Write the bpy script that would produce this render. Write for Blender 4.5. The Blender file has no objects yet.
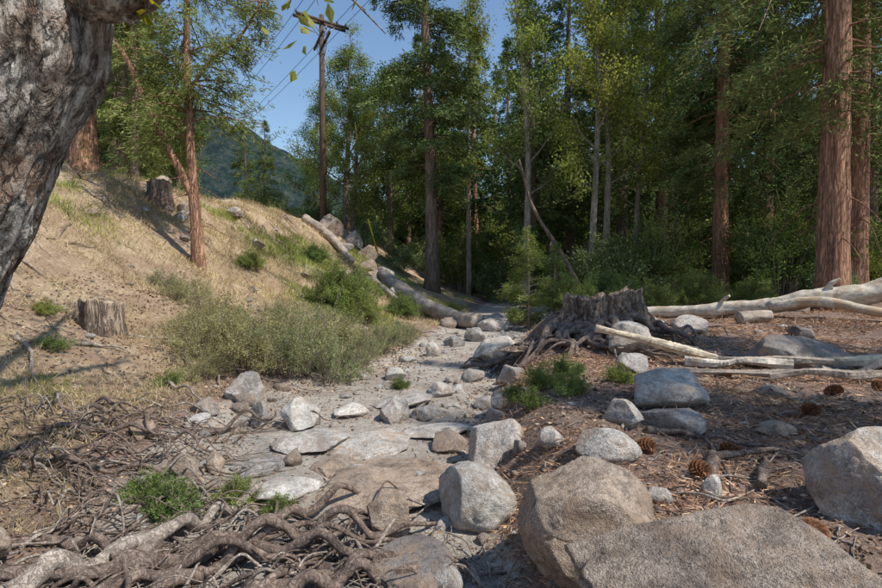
import bpy, math, random
import numpy as np
from mathutils import Vector
import bmesh
rng=np.random.default_rng(7); random.seed(7)
scene=bpy.context.scene
scene.view_settings.view_transform='Standard'; scene.view_settings.look='None'; scene.view_settings.exposure=0
COL=scene.collection
# ---------------------------------------------------------------- noise
def _hash(ix,iy,iz,seed):
    h=(ix*374761393+iy*668265263+iz*2147483647+seed*1274126177)&0xffffffff
    h=((h^(h>>13))*1274126177)&0xffffffff
    h=((h^(h>>15))*2246822519)&0xffffffff
    return ((h^(h>>16))&0xffffff)/float(0xffffff)
def vnoise(p,seed=0):
    i=np.floor(p).astype(np.int64); f=p-i; f=f*f*(3-2*f)
    r=0
    for dx in (0,1):
        wx=f[:,0] if dx else 1-f[:,0]
        for dy in (0,1):
            wy=f[:,1] if dy else 1-f[:,1]
            for dz in (0,1):
                wz=f[:,2] if dz else 1-f[:,2]
                r=r+wx*wy*wz*_hash(i[:,0]+dx,i[:,1]+dy,i[:,2]+dz,seed)
    return r*2-1
def fbm(p,oct=4,seed=0,gain=.5):
    a=1;s=0;q=np.array(p,float)
    for o in range(oct):
        s=s+a*vnoise(q,seed+o*17); q=q*2.03+11.3; a*=gain
    return s
def sst(a,b,x):
    t=np.clip((x-a)/(b-a),0,1); return t*t*(3-2*t)
# ---------------------------------------------------------------- terrain
_ys=np.linspace(-60,900,9601)
def _sm(xp,fp):
    v=np.interp(_ys,xp,fp); k=np.ones(17)/17
    return np.convolve(np.pad(v,8,mode='edge'),k,'valid')
_yk=[-60,3,5,7,9.6,12,15,20,30,45,80,200]
_XL=_sm(_yk,[-1.8,-1.8,-2.4,-2.4,-1.0,-.5,.2,1.2,3,6,14,40])
_XR=_sm(_yk,[.4,.25,.1,.6,1.1,1.7,2.2,4,7,10,18,44])
def XL(y): return np.interp(y,_ys,_XL)
def XR(y): return np.interp(y,_ys,_XR)
def height(x,y):
    x=np.atleast_1d(np.asarray(x,float)); y=np.atleast_1d(np.asarray(y,float))
    L=np.maximum(XL(y)-x,0); R=np.maximum(x-XR(y),0)
    fl=.12*L+.045*L*L
    cap=4.3+.02*L; a=2.2
    fl=np.where(fl>cap+4,cap,-np.log(np.exp(-a*np.minimum(fl,cap+4))+np.exp(-a*cap))/a)
    fl=np.where(L>0,np.maximum(fl,0),0)
    fr=.5*sst(0,.9,R)+.02*np.minimum(R,40)
    z=fl+fr+.16*np.exp(-((x-2.6)**2+(y-9.2)**2)/1.6)
    z=z+16*sst(40,110,y)*sst(-12,20,x)+.004*np.clip(y,0,60)
    P=np.stack([x,y,np.zeros_like(x)],1)
    d=np.hypot(x,y)
    side=np.clip(np.maximum(L,R),0,1)
    z=z+fbm(P*.45,3,3)*.10*side+fbm(P*2.2,4,9)*.034*(.35+.65*side)
    z=z+fbm(P*.05,3,5)*1.5*sst(35,90,d)
    z=z+fbm(P*np.array([.9,1.6,1]),3,21)*.14*sst(1.5,5,L)
    return z
def hz(x,y): return float(height(x,y)[0])

class MB:
    def __init__(s): s.v=[];s.f4=[];s.f3=[];s.m4=[];s.m3=[];s.n=0
    def add(s,v,q=None,t=None,mat=0):
        v=np.asarray(v,float)
        if q is not None and len(q): s.f4.append(np.asarray(q,np.int64)+s.n); s.m4.append(np.full(len(q),mat))
        if t is not None and len(t): s.f3.append(np.asarray(t,np.int64)+s.n); s.m3.append(np.full(len(t),mat))
        s.v.append(v); s.n+=len(v)
    def mesh(s,name,mats,smooth=True,flatmats=()):
        V=np.concatenate(s.v)
        q=np.concatenate(s.f4) if s.f4 else np.zeros((0,4),np.int64)
        t=np.concatenate(s.f3) if s.f3 else np.zeros((0,3),np.int64)
        mi=np.concatenate(s.m4+s.m3)
        me=bpy.data.meshes.new(name)
        me.vertices.add(len(V)); me.vertices.foreach_set('co',V.astype(np.float32).ravel())
        lv=np.concatenate([q.ravel(),t.ravel()])
        me.loops.add(len(lv)); me.loops.foreach_set('vertex_index',lv.astype(np.int32))
        me.polygons.add(len(q)+len(t))
        st=np.concatenate([np.arange(len(q))*4, len(q)*4+np.arange(len(t))*3])
        me.polygons.foreach_set('loop_start',st.astype(np.int32))
        for m in mats: me.materials.append(m)
        me.polygons.foreach_set('material_index',mi.astype(np.int32))
        sm=np.ones(len(mi),bool) if smooth else np.zeros(len(mi),bool)
        for fm in flatmats: sm[mi==fm]=False
        me.polygons.foreach_set('use_smooth',sm)
        me.update(calc_edges=True)
        return me
def obj(name,me,loc=(0,0,0),rot=(0,0,0),sc=(1,1,1)):
    o=bpy.data.objects.new(name,me); COL.objects.link(o)
    o.location=loc;o.rotation_euler=rot
    o.scale=sc if hasattr(sc,'__len__') else (sc,sc,sc)
    return o
def tube(mb,pts,rad,sides=6,mat=0,cap=True,rough=0,seed=0,nfreq=3,groove=None):
    pts=np.asarray(pts,float); n=len(pts); rad=np.broadcast_to(np.asarray(rad,float),(n,))
    T=np.gradient(pts,axis=0); T/=np.linalg.norm(T,axis=1)[:,None]+1e-9
    ref=np.array([0,0,1.]) if abs(T[:,2]).mean()<.8 else np.array([1.,0,0])
    A=np.cross(T,ref); A/=np.linalg.norm(A,axis=1)[:,None]+1e-9
    B=np.cross(T,A)
    a=np.linspace(0,2*np.pi,sides,endpoint=False)
    ring=A[:,None,:]*np.cos(a)[None,:,None]+B[:,None,:]*np.sin(a)[None,:,None]
    r=np.repeat(rad[:,None],sides,1)
    if rough>0:
        P=(pts[:,None,:]+ring*r[:,:,None]).reshape(-1,3)
        r0=r.copy()
        r=r*(1+rough*fbm(P*nfreq,4,seed).reshape(n,sides))
        if groove:
            al=np.concatenate([[0],np.cumsum(np.linalg.norm(np.diff(pts,axis=0),axis=1))])
            Q=np.stack([np.cos(a)[None,:]*r0,np.sin(a)[None,:]*r0,np.repeat(al[:,None],sides,1)*groove[2]],-1).reshape(-1,3)*groove[1]
            f=np.abs(fbm(Q,4,seed+3,.55)).reshape(n,sides)
            r=r-groove[0]*np.exp(-(f/.13)**2)
            r=r+groove[0]*.35*fbm(Q*2.7,3,seed+8).reshape(n,sides)
    V=(pts[:,None,:]+ring*r[:,:,None]).reshape(-1,3)
    i=np.arange(n-1)[:,None]*sides; j=np.arange(sides)[None,:]; j2=(j+1)%sides
    q=np.stack([i+j,i+j2,i+sides+j2,i+sides+j],-1).reshape(-1,4)
    t=None
    if cap:
        V=np.concatenate([V,pts[:1],pts[-1:]]); c0=n*sides;c1=c0+1
        jj=np.arange(sides);k=(jj+1)%sides
        t=np.concatenate([np.stack([k,jj,np.full(sides,c0)],1),np.stack([(n-1)*sides+jj,(n-1)*sides+k,np.full(sides,c1)],1)])
    mb.add(V,q,t,mat)
def spline(P,n):
    P=np.asarray(P,float); m=len(P)
    Q=np.concatenate([[2*P[0]-P[1]],P,[2*P[-1]-P[-2]]])
    u=np.linspace(0,m-1-1e-6,n); k=u.astype(int); f=(u-k)[:,None]
    a,b,c,d=Q[k],Q[k+1],Q[k+2],Q[k+3]
    return .5*((2*b)+(c-a)*f+(2*a-5*b+4*c-d)*f**2+(-a+3*b-3*c+d)*f**3)
def nrm(v): return v/(np.linalg.norm(v,axis=-1,keepdims=True)+1e-9)
def leaves(mb,C,D,ln,wd,mat=1,r=rng):
    n=len(C); D=nrm(D); U=nrm(np.cross(D,r.normal(size=(n,3))))
    ln=np.broadcast_to(ln,(n,))[:,None]*r.uniform(.7,1.3,(n,1)); wd=np.broadcast_to(wd,(n,))[:,None]*r.uniform(.7,1.3,(n,1))
    W=nrm(np.cross(D,U))
    V=np.stack([C,C+D*ln*.45+U*wd*.5+W*wd*.12,C+D*ln,C+D*ln*.45-U*wd*.5+W*wd*.12],1).reshape(-1,3)
    mb.add(V,np.arange(4*n).reshape(-1,4),None,mat)
# ---------------------------------------------------------------- materials
def newmat(name):
    m=bpy.data.materials.new(name); m.use_nodes=True; nt=m.node_tree
    for n in list(nt.nodes): nt.nodes.remove(n)
    return m,nt
class NT:
    def __init__(s,nt): s.nt=nt
    def n(s,t): return s.nt.nodes.new(t)
    def l(s,a,b): s.nt.links.new(a,b)
    def noise(s,vec,scale,detail=5,rough=.6,dist=0):
        x=s.nt.nodes.new('ShaderNodeTexNoise'); x.inputs['Scale'].default_value=scale; x.inputs['Detail'].default_value=min(detail,5)
        x.inputs['Roughness'].default_value=rough; x.inputs['Distortion'].default_value=dist
        if vec is not None: s.l(vec,x.inputs['Vector'])
        return x.outputs['Fac']
    def ramp(s,fac,stops):
        x=s.nt.nodes.new('ShaderNodeValToRGB'); e=x.color_ramp.elements
        while len(e)<len(stops): e.new(.5)
        for k,(p,c) in enumerate(stops):
            e[k].position=p; e[k].color=(c[0],c[1],c[2],1) if hasattr(c,'__len__') else (c,c,c,1)
        s.l(fac,x.inputs['Fac']); return x.outputs['Color']
    def mix(s,fac,a,b,mode='MIX'):
        x=s.nt.nodes.new('ShaderNodeMix'); x.data_type='RGBA'; x.blend_type=mode
        for v,i in ((fac,0),(a,6),(b,7)):
            if isinstance(v,bpy.types.NodeSocket): s.l(v,x.inputs[i])
            elif hasattr(v,'__len__'): x.inputs[i].default_value=(v[0],v[1],v[2],1)
            else: x.inputs[i].default_value=v
        return x.outputs[2]
    def math(s,op,a,b=None):
        x=s.nt.nodes.new('ShaderNodeMath'); x.operation=op
        for v,i in ((a,0),(b,1)):
            if v is None: continue
            if isinstance(v,bpy.types.NodeSocket): s.l(v,x.inputs[i])
            else: x.inputs[i].default_value=v
        return x.outputs[0]
    def mapping(s,vec,scale,rot=(0,0,0)):
        x=s.nt.nodes.new('ShaderNodeMapping'); x.inputs['Scale'].default_value=scale; x.inputs['Rotation'].default_value=rot
        s.l(vec,x.inputs['Vector']); return x.outputs[0]
    def bump(s,h,strength,dist):
        x=s.nt.nodes.new('ShaderNodeBump'); x.inputs['Strength'].default_value=strength; x.inputs['Distance'].default_value=dist
        s.l(h,x.inputs['Height']); return x.outputs[0]
    def out(s,col,rough=.85,bump=None,spec=.25):
        b=s.nt.nodes.new('ShaderNodeBsdfPrincipled'); o=s.nt.nodes.new('ShaderNodeOutputMaterial')
        if isinstance(col,bpy.types.NodeSocket): s.l(col,b.inputs['Base Color'])
        else: b.inputs['Base Color'].default_value=(*col,1)
        b.inputs['Roughness'].default_value=rough; b.inputs['Specular IOR Level'].default_value=spec
        if bump is not None: s.l(bump,b.inputs['Normal'])
        s.l(b.outputs[0],o.inputs[0]); return b
def leafmat(name,dark,light,trans=.35,clump=.8,rough=.55,extra=None):
    m,nt=newmat(name); N=NT(nt)
    g=N.n('ShaderNodeNewGeometry'); tc=N.n('ShaderNodeTexCoord'); oi=N.n('ShaderNodeObjectInfo')
    c=N.ramp(g.outputs['Random Per Island'],[(0,dark),(.8,light)]+([(1,extra)] if extra else []))
    cl=N.ramp(N.noise(tc.outputs['Object'],clump,1),[(.35,.6),(.65,1.25)])
    c=N.mix(1,c,cl,'MULTIPLY')
    v=N.ramp(oi.outputs['Random'],[(0,(.75,.85,.8)),(1,(1.25,1.12,.95))])
    c=N.mix(1,c,v,'MULTIPLY')
    b=N.n('ShaderNodeBsdfDiffuse'); N.l(c,b.inputs['Color'])
    o=N.n('ShaderNodeOutputMaterial')
    if trans<=0: N.l(b.outputs[0],o.inputs[0]); return m
    t=N.n('ShaderNodeBsdfTranslucent'); c2=N.mix(1,c,(1.5,1.5,.7),'MULTIPLY'); N.l(c2,t.inputs['Color'])
    mx=N.n('ShaderNodeMixShader'); mx.inputs[0].default_value=trans
    N.l(b.outputs[0],mx.inputs[1]);N.l(t.outputs[0],mx.inputs[2])
    N.l(mx.outputs[0],o.inputs[0]); return m
def barkmat(name,dark,light,sc=6,stretch=.15,bump=.03,patch=None,crackamt=.8):
    m,nt=newmat(name); N=NT(nt); tc=N.n('ShaderNodeTexCoord'); v=tc.outputs['Object']
    mv=N.mapping(v,(1,1,stretch))
    n1=N.noise(mv,sc,5,.7,.6)
    c=N.ramp(n1,[(.3,dark),(.62,light)]); h=n1
    if crackamt>0:
        ns=N.noise(mv,sc*1.7,4,.6,1.2)
        rg=N.math('ABSOLUTE',N.math('SUBTRACT',ns,.5))
        c=N.mix(crackamt,c,N.ramp(rg,[(.0,.3),(.06,1)]),'MULTIPLY')
        h=N.math('ADD',n1,N.math('MULTIPLY',N.math('MINIMUM',rg,.08),6))
    fine=N.noise(v,60,2); c=N.mix(.5,c,N.ramp(fine,[(.3,.6),(.7,1.3)]),'MULTIPLY')
    N.out(c,.9,N.bump(h,1,bump)); return m
def woodmat(name,dark,light,sc=5,axis=0,bump=.006,patch=None):
    m,nt=newmat(name); N=NT(nt); tc=N.n('ShaderNodeTexCoord'); v=tc.outputs['Object']
    s=[8,8,8]; s[axis]=.8
    n1=N.noise(N.mapping(v,s),sc*.35,5,.7,.8); n2=N.noise(v,3,4,.65)
    c=N.ramp(n1,[(.3,dark),(.65,light)]); c=N.mix(.8,c,N.ramp(n2,[(.3,.55),(.7,1.2)]),'MULTIPLY')
    if patch: c=N.mix(N.ramp(N.noise(v,1.7,5,.7,.5),[(.5,0),(.6,.8)]),c,patch)
    N.out(c,.85,N.bump(n1,1,bump)); return m
def rockmat(name,base,dark,lich=.5,spk=1.0):
    m,nt=newmat(name); N=NT(nt); g=N.n('ShaderNodeNewGeometry'); v=g.outputs['Position']
    oi=N.n('ShaderNodeObjectInfo')
    big=N.noise(v,3.2,5,.7,.4); c=N.ramp(big,[(.34,dark),(.5,base),(.72,tuple(min(x*1.25,.78) for x in base))])
    sp=N.noise(v,170,2,.8); c=N.mix(.85*spk,c,N.ramp(sp,[(.38,.35),(.47,1),(.66,1.3)]),'MULTIPLY')
    sp2=N.noise(v,34,4,.75); c=N.mix(.7,c,N.ramp(sp2,[(.36,.5),(.52,1.1)]),'MULTIPLY')
    c=N.mix(N.math('MULTIPLY',N.ramp(N.noise(v,9,5,.8),[(.51,0),(.60,1)]),lich),c,(.12,.10,.085))
    c=N.mix(N.math('MULTIPLY',N.ramp(N.noise(v,4.5,5,.8,1),[(.48,0),(.60,1)]),.6),c,(.40,.29,.205))
    c=N.mix(1,c,N.ramp(oi.outputs['Random'],[(0,(.75,.74,.74)),(1,(1.15,1.1,1.05))]),'MULTIPLY')
    h=N.math('ADD',N.math('ADD',N.noise(v,12,5,.8),N.math('MULTIPLY',sp,.2)),N.math('MULTIPLY',sp2,.4))
    N.out(c,.85,N.bump(h,1,.035)); return m
def plainmat(name,col,rough=.7,var=.3,sc=20,metal=0):
    m,nt=newmat(name); N=NT(nt); tc=N.n('ShaderNodeTexCoord')
    c=N.mix(1,col,N.ramp(N.noise(tc.outputs['Object'],sc,4),[(.3,1-var),(.7,1+var)]),'MULTIPLY')
    b=N.out(c,rough); b.inputs['Metallic'].default_value=metal; return m

M_needle=leafmat('conifer_needles',(.07,.105,.045),(.20,.26,.105),0,.5)
M_pine=leafmat('pine_needles',(.08,.12,.045),(.22,.27,.11),.15,.6)
M_leaf=leafmat('broad_leaves',(.15,.19,.055),(.36,.40,.15),.4,.6)
M_oak=leafmat('oak_leaves',(.09,.14,.045),(.24,.29,.10),.25,.5)
M_under=leafmat('understory_leaves',(.08,.13,.055),(.25,.31,.14),.25,.7,extra=(.5,.54,.42))  # pale extra stop puts whitish leaf glints into the colour
M_sage=leafmat('shrub_leaves',(.17,.18,.09),(.40,.40,.23),.25,1.2)
M_green=leafmat('green_shrub_leaves',(.11,.17,.05),(.30,.35,.13),.3,1.5)
M_straw=leafmat('dry_grass',(.32,.22,.13),(.68,.54,.36),.15,.8,.8)
M_gg=leafmat('green_grass',(.17,.21,.055),(.42,.43,.16),.3,.8,.7)
M_litter=leafmat('needle_litter',(.13,.075,.055),(.46,.31,.225),0,1,.9,extra=(.65,.52,.40))
M_yel=leafmat('autumn_leaves',(.15,.2,.02),(.4,.33,.03),.5,1)
M_redbark=barkmat('cedar_bark',(.20,.095,.06),(.58,.33,.21),9,.09,.04)
M_bark=barkmat('pine_bark',(.10,.07,.055),(.36,.26,.20),9,.15,.03)
M_gbark=barkmat('grey_bark',(.17,.14,.115),(.46,.40,.33),8,.25,.015)
M_twig=barkmat('twig_bark',(.17,.13,.10),(.42,.34,.27),14,.5,.006,crackamt=0)
M_root=barkmat('root_bark',(.075,.053,.043),(.33,.25,.205),14,.7,.012,crackamt=.3)
M_greyroot=barkmat('weathered_root',(.18,.14,.115),(.54,.46,.39),16,.6,.01,crackamt=.3)
M_granite=rockmat('granite',(.54,.52,.495),(.32,.295,.27))
M_granite2=rockmat('brown_granite',(.44,.365,.30),(.22,.165,.13),.6)
M_dark=rockmat('dark_granite',(.27,.25,.24),(.13,.12,.12),.4)
M_pale=rockmat('pale_granite',(.66,.64,.60),(.44,.40,.36),.25,.8)
M_log=woodmat('peeled_log_wood',(.36,.28,.20),(.76,.69,.58),5,0,.014,patch=(.42,.27,.155))
M_plank=woodmat('split_wood',(.42,.32,.21),(.78,.67,.51),6,0,.012)
M_greywood=woodmat('weathered_wood',(.20,.155,.12),(.54,.45,.37),6,0,.02)
M_stump=barkmat('stump_wood',(.11,.08,.062),(.45,.34,.26),7,.12,.05)
M_stumptop=plainmat('stump_cut_face',(.36,.27,.19),.9,.5,9)
M_pole=woodmat('pole_wood',(.06,.04,.03),(.15,.10,.075),5,2)
M_metal=plainmat('galvanised_metal',(.35,.36,.37),.45,.1,20,.7)
M_ins=plainmat('insulator',(.16,.17,.18),.3,.1)
M_wire=plainmat('wire',(.06,.06,.065),.5,.1)
M_yguard=plainmat('yellow_guard',(.75,.52,.04),.5,.1)
M_cone=plainmat('pine_cone_scales',(.26,.12,.06),.8,.6,40)
def herobark():
    m,nt=newmat('mottled_bark'); N=NT(nt); tc=N.n('ShaderNodeTexCoord'); v=tc.outputs['Object']
    wv=N.mapping(v,(1,1,.38),(0,.35,0))
    n1=N.noise(wv,5.5,5,.78,.5); n2=N.noise(wv,26,5,.8,.3)
    c=N.ramp(n1,[(.32,(.10,.068,.05)),(.43,(.28,.22,.175)),(.51,(.46,.405,.35)),(.66,(.66,.62,.57))])
    c=N.mix(.9,c,N.ramp(n2,[(.38,.22),(.5,1),(.68,1.25)]),'MULTIPLY')
    r1=N.math('ABSOLUTE',N.math('SUBTRACT',N.noise(N.mapping(v,(1,1,.25),(0,.35,0)),9,5,.65,.5),.5))
    c=N.mix(.8,c,N.ramp(r1,[(.0,.15),(.045,1)]),'MULTIPLY')
    c=N.mix(N.ramp(N.noise(v,4.3,5,.78),[(.54,0),(.62,.6)]),c,(.34,.21,.145))
    h=N.math('ADD',N.math('ADD',N.math('MULTIPLY',n1,1.2),n2),N.math('MULTIPLY',N.math('MINIMUM',r1,.06),9))
    N.out(c,.9,N.bump(h,1,.035)); return m
M_hero=herobark()

def groundmat():
    m,nt=newmat('forest_ground'); N=NT(nt); g=N.n('ShaderNodeNewGeometry'); v=g.outputs['Position']
    at=N.n('ShaderNodeAttribute'); at.attribute_name='zone'
    sep=N.n('ShaderNodeSeparateColor'); N.l(at.outputs['Color'],sep.inputs[0])
    n1=N.noise(v,1.5,5,.75,.5); n2=N.noise(v,26,5,.8); n3=N.noise(v,140,1,.7)
    duff=N.ramp(n2,[(.32,(.10,.062,.048)),(.5,(.29,.195,.155)),(.66,(.50,.375,.30))])
    duff=N.mix(N.ramp(n1,[(.45,0),(.62,.5)]),duff,(.40,.31,.255))
    straw=N.ramp(n2,[(.32,(.27,.185,.115)),(.5,(.51,.385,.255)),(.68,(.69,.57,.41))])
    straw=N.mix(N.ramp(n1,[(.42,0),(.56,.75)]),straw,(.34,.225,.155))
    sand=N.ramp(n2,[(.3,(.34,.29,.245)),(.5,(.56,.50,.43)),(.72,(.70,.64,.57))])
    sand=N.mix(N.ramp(n1,[(.44,0),(.6,.6)]),sand,(.33,.265,.215))
    green=N.ramp(n2,[(.3,(.08,.10,.035)),(.7,(.24,.26,.10))])
    jit=N.math('MULTIPLY',N.math('SUBTRACT',N.noise(v,5,4,.7),.5),.9)
    def msk(o): return N.ramp(N.math('ADD',o,jit),[(.38,0),(.62,1)])
    c=N.mix(msk(sep.outputs[1]),duff,straw)
    c=N.mix(msk(sep.outputs[2]),c,green)
    c=N.mix(msk(sep.outputs[0]),c,sand)
    c=N.mix(.8,c,N.ramp(n3,[(.3,.55),(.5,1),(.7,1.4)]),'MULTIPLY')
    N.out(c,.95,N.bump(n2,1,.045),.1); return m
M_ground=groundmat()

# ---------------------------------------------------------------- ground sheet
NX=600;NY=600
u=np.linspace(-1,1,NX); k=6.1
gx=2.6*np.sinh(u*k)+.5; u2=np.linspace(-.78,1,NY); gy=2.6*np.sinh(u2*k)+5
X,Y=np.meshgrid(gx,gy); xf=X.ravel();yf=Y.ravel()
Z=height(xf,yf)
mb=MB()
i=np.arange(NY-1)[:,None]*NX; j=np.arange(NX-1)[None,:]
mb.add(np.stack([xf,yf,Z],1),np.stack([i+j,i+j+1,i+NX+j+1,i+NX+j],-1).reshape(-1,4))
me=mb.mesh('ground',[M_ground])
L=XL(yf)-xf;R=xf-XR(yf)
creek=sst(.9,-.15,L)*sst(.45,-.1,R)*sst(45,30,yf)
dry=sst(.3,1.6,L)*.95
gn=fbm(np.stack([xf,yf,yf*0],1)*.35,3,77)
green=np.clip(sst(.2,.8,gn)*sst(1,2,L)*sst(9.5,6,L)*.9,0,1)
green=np.maximum(green,sst(2.8,1.2,np.abs(L-5.2))*sst(14,18,yf)*sst(34,28,yf)*.55)
green=np.maximum(green,sst(28,42,yf))
ca=me.color_attributes.new('zone','FLOAT_COLOR','POINT')
ca.data.foreach_set('color',np.stack([creek,dry,green,np.ones_like(dry)],1).astype(np.float32).ravel())
obj('ground',me)

mb=MB(); nx,ny=200,70
mx=np.linspace(-700,500,nx); my=np.linspace(420,900,ny); X,Y=np.meshgrid(mx,my); xf=X.ravel();yf=Y.ravel()
ridge=np.interp(xf,[-700,-420,-230,-170,-100,50,500],[190,205,150,116,78,45,30])
Z=ridge*sst(420,640,yf)*1.18+fbm(np.stack([xf,yf,xf*0],1)*.012,5,4)*14-8+fbm(np.stack([xf,yf,xf*0],1)*.16,2,8)*2
i=np.arange(ny-1)[:,None]*nx; j=np.arange(nx-1)[None,:]
mb.add(np.stack([xf,yf,Z],1),np.stack([i+j,i+j+1,i+nx+j+1,i+nx+j],-1).reshape(-1,4))
m,nt=newmat('hazed_mountain_forest'); N=NT(nt); g=N.n('ShaderNodeNewGeometry'); v=g.outputs['Position']
c=N.ramp(N.noise(v,.09,5,.8),[(.38,(.018,.032,.034)),(.5,(.035,.055,.052)),(.65,(.08,.088,.078))]); N.out(c,1,N.bump(N.noise(v,.15,5,.7),1,6),0)  # forest colour pushed blue-green; distance haze is painted into it
obj('mountain',mb.mesh('mountain',[m]))

# ---------------------------------------------------------------- trees
def foliage(mb,C,D,per,ln,wd,spread,mat,r,jit=.7,down=.2):
    C=np.repeat(np.asarray(C),per,0); D=np.repeat(np.asarray(D),per,0); n=len(C)
    C=C+r.normal(size=(n,3))*spread
    D=nrm(D)+r.normal(size=(n,3))*jit; D[:,2]-=down
    leaves(mb,C,D,ln,wd,mat,r)
def conifer(name,H,r0,cb,R,nb,seed,bark,leafm,dens=9,per=12,ln=.24,wd=.045,droop=.35,rise=.15,bend=.02,shape=.7,spread=.09,dead=8):
    r=np.random.default_rng(seed); mb=MB()
    ph=r.uniform(0,6,2); t=np.linspace(0,1,26)
    tp=np.stack([np.sin(t*3+ph[0])*bend*H*t,np.cos(t*2.5+ph[1])*bend*H*t,t*H],1); tp[:,:2]-=tp[0,:2]
    rad=r0*(1-t)**.8*.92+.02; rad[0]*=1.35; rad[1]*=1.08; tp[0,2]=-.4
    tube(mb,tp,rad,16,0,rough=.08,seed=seed,nfreq=2)
    C=[];D=[]
    def trunk(z): return np.array([np.interp(z,tp[:,2],tp[:,k]) for k in range(3)])
    for b in range(nb+dead):
        isd=b>=nb
        s=r.random()**.85; tt=cb+(1-cb)*s
        if isd: tt=r.uniform(.08,cb+.05)
        z=tt*H; az=r.uniform(0,2*np.pi); d=np.array([np.cos(az),np.sin(az),0])
        Lb=R*max(1-s,.02)**shape*r.uniform(.5,1.1)*min(1,.45+s*3)
        if isd: Lb=R*r.uniform(.15,.45)
        uu=np.linspace(0,1,6)
        rs=rise*r.uniform(.3,1.7); dr=droop*r.uniform(.6,1.4)
        p=trunk(z)+d*Lb*uu[:,None]; p[:,2]+=(rs*uu-dr*uu**2)*Lb
        lat=np.array([-d[1],d[0],0]); p+=lat*(np.sin(uu*3+r.uniform(0,6))*.05*Lb)[:,None]*uu[:,None]
        tube(mb,p,(.008*Lb+.018)*(1-uu*.85),4,0,False)
        if isd: continue
        K=max(3,int(dens*Lb)); us=r.uniform(.18,1,K)**.8
        c=np.stack([np.interp(us,uu,p[:,k]) for k in range(3)],1)
        la=r.uniform(-1,1,K)*(.18+.32*(1-us))*Lb*.8
        c+=lat*la[:,None]+d*np.abs(la)[:,None]*.4; c[:,2]+=-np.abs(la)*.25+r.normal(size=K)*.06
        C.append(c); D.append(d+lat*np.sign(la)[:,None]*.8+np.array([0,0,-.15]))
    foliage(mb,np.concatenate(C),np.concatenate(D),per,ln,wd,spread,1,r,.6,.25)
    return mb.mesh(name,[bark,leafm],True,(1,))
def broad(name,H,r0,seed,bark,leafm,cb=.3,R=3,nl=14,per=9,ln=.11,wd=.07,spread=.22,up=.7,bend=.03,cl=7,sub=5,jit=1.):
    r=np.random.default_rng(seed); mb=MB(); C=[];D=[]
    t=np.linspace(0,1,20); ph=r.uniform(0,6,2)
    tp=np.stack([np.sin(t*4+ph[0])*bend*H*t,np.cos(t*3+ph[1])*bend*H*t,t*H*.93],1); tp[:,:2]-=tp[0,:2]; tp[0,2]=-.4
    tube(mb,tp,r0*(1-t)**.7*.95+.015,12,0,rough=.08,seed=seed)
    for b in range(nl):
        s=(b+r.random())/nl; tt=cb+(1-cb)*s*.97
        base=np.array([np.interp(tt,t,tp[:,k]) for k in range(3)]); az=b*2.4+r.uniform(-.6,.6)
        d=nrm(np.array([np.cos(az),np.sin(az),up*r.uniform(.5,1.6)+s*.6])); Lb=R*(1-.6*s)*r.uniform(.7,1.15)*min(1,.6+s*2)
        uu=np.linspace(0,1,7); p=base+d*Lb*uu[:,None]+np.cumsum(r.normal(size=(7,3))*.05*Lb,0)*uu[:,None]
        p[:,2]+=.12*Lb*uu**2
        tube(mb,p,(r0*.28*(1-s*.6))*(1-uu*.85)+.006,6,0,False)
        for k2 in range(sub):
            a=r.uniform(.3,1); q=np.array([np.interp(a,uu,p[:,k]) for k in range(3)])
            d2=nrm(d+r.normal(size=3)*.75); l2=Lb*r.uniform(.25,.5)
            u3=np.linspace(0,1,5); p2=q+d2*l2*u3[:,None]+np.cumsum(r.normal(size=(5,3))*.05*l2,0)
            tube(mb,p2,.022*(1-u3*.8)*(Lb/3+.3),4,0,False)
            for k3 in range(cl):
                a3=r.uniform(.2,1); q3=np.array([np.interp(a3,u3,p2[:,k]) for k in range(3)])
                d3=nrm(d2+r.normal(size=3)*.9); l3=l2*r.uniform(.2,.55)
                if k3%2: tube(mb,np.stack([q3,q3+d3*l3*.5+[0,0,.02],q3+d3*l3]),[.008,.005,.003],3,0,False)
                m=4; C.append(q3+d3*l3*np.linspace(.3,1.1,m)[:,None]); D.append(np.repeat(d3[None],m,0))
    foliage(mb,np.concatenate(C),np.concatenate(D),per,ln,wd,spread,1,r,jit,.2)
    return mb.mesh(name,[bark,leafm],True,(1,))
def shrub(name,w,h,n,seed,bark,leafm,ln=.05,wd=.022,m=16,per=3,spread=.03,lean=1.,bare=0.):
    r=np.random.default_rng(seed); mb=MB(); C=[];D=[]
    for b in range(n):
        az=r.uniform(0,2*np.pi); rr=np.sqrt(r.random()); base=np.array([np.cos(az),np.sin(az),0])*rr*w*.16; base[2]=-.05
        tip=np.array([np.cos(az)*rr*w*.5*lean,np.sin(az)*rr*w*.5*lean,h*np.sqrt(max(0,1-(rr*.92)**2))*r.uniform(.5,1.15)])+r.normal(size=3)*.06*w
        uu=np.linspace(0,1,6); p=base+(tip-base)*uu[:,None]+r.normal(size=(6,3))*.018*w*uu[:,None]; p[:,2]+=np.sin(uu*3)*h*.08
        tube(mb,p,.007*(1-uu*.8)*max(1,h)+.001,4,0,False)
        if r.random()<bare: continue
        for k2 in range(4):
            a=r.uniform(.25,.95); q=np.array([np.interp(a,uu,p[:,k]) for k in range(3)])
            d=nrm(tip-base+r.normal(size=3)*.7*np.linalg.norm(tip-base)); l=h*r.uniform(.12,.35)
            tube(mb,np.stack([q,q+d*l*.5,q+d*l]),[.003,.002,.001],3,0,False)
            C.append(q+d*l*r.uniform(.1,1.1,(m,1))); D.append(np.repeat(d[None],m,0))
    foliage(mb,np.concatenate(C),np.concatenate(D),per,ln,wd,spread,1,r,1.,0)
    return mb.mesh(name,[bark,leafm],True,(1,))

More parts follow.
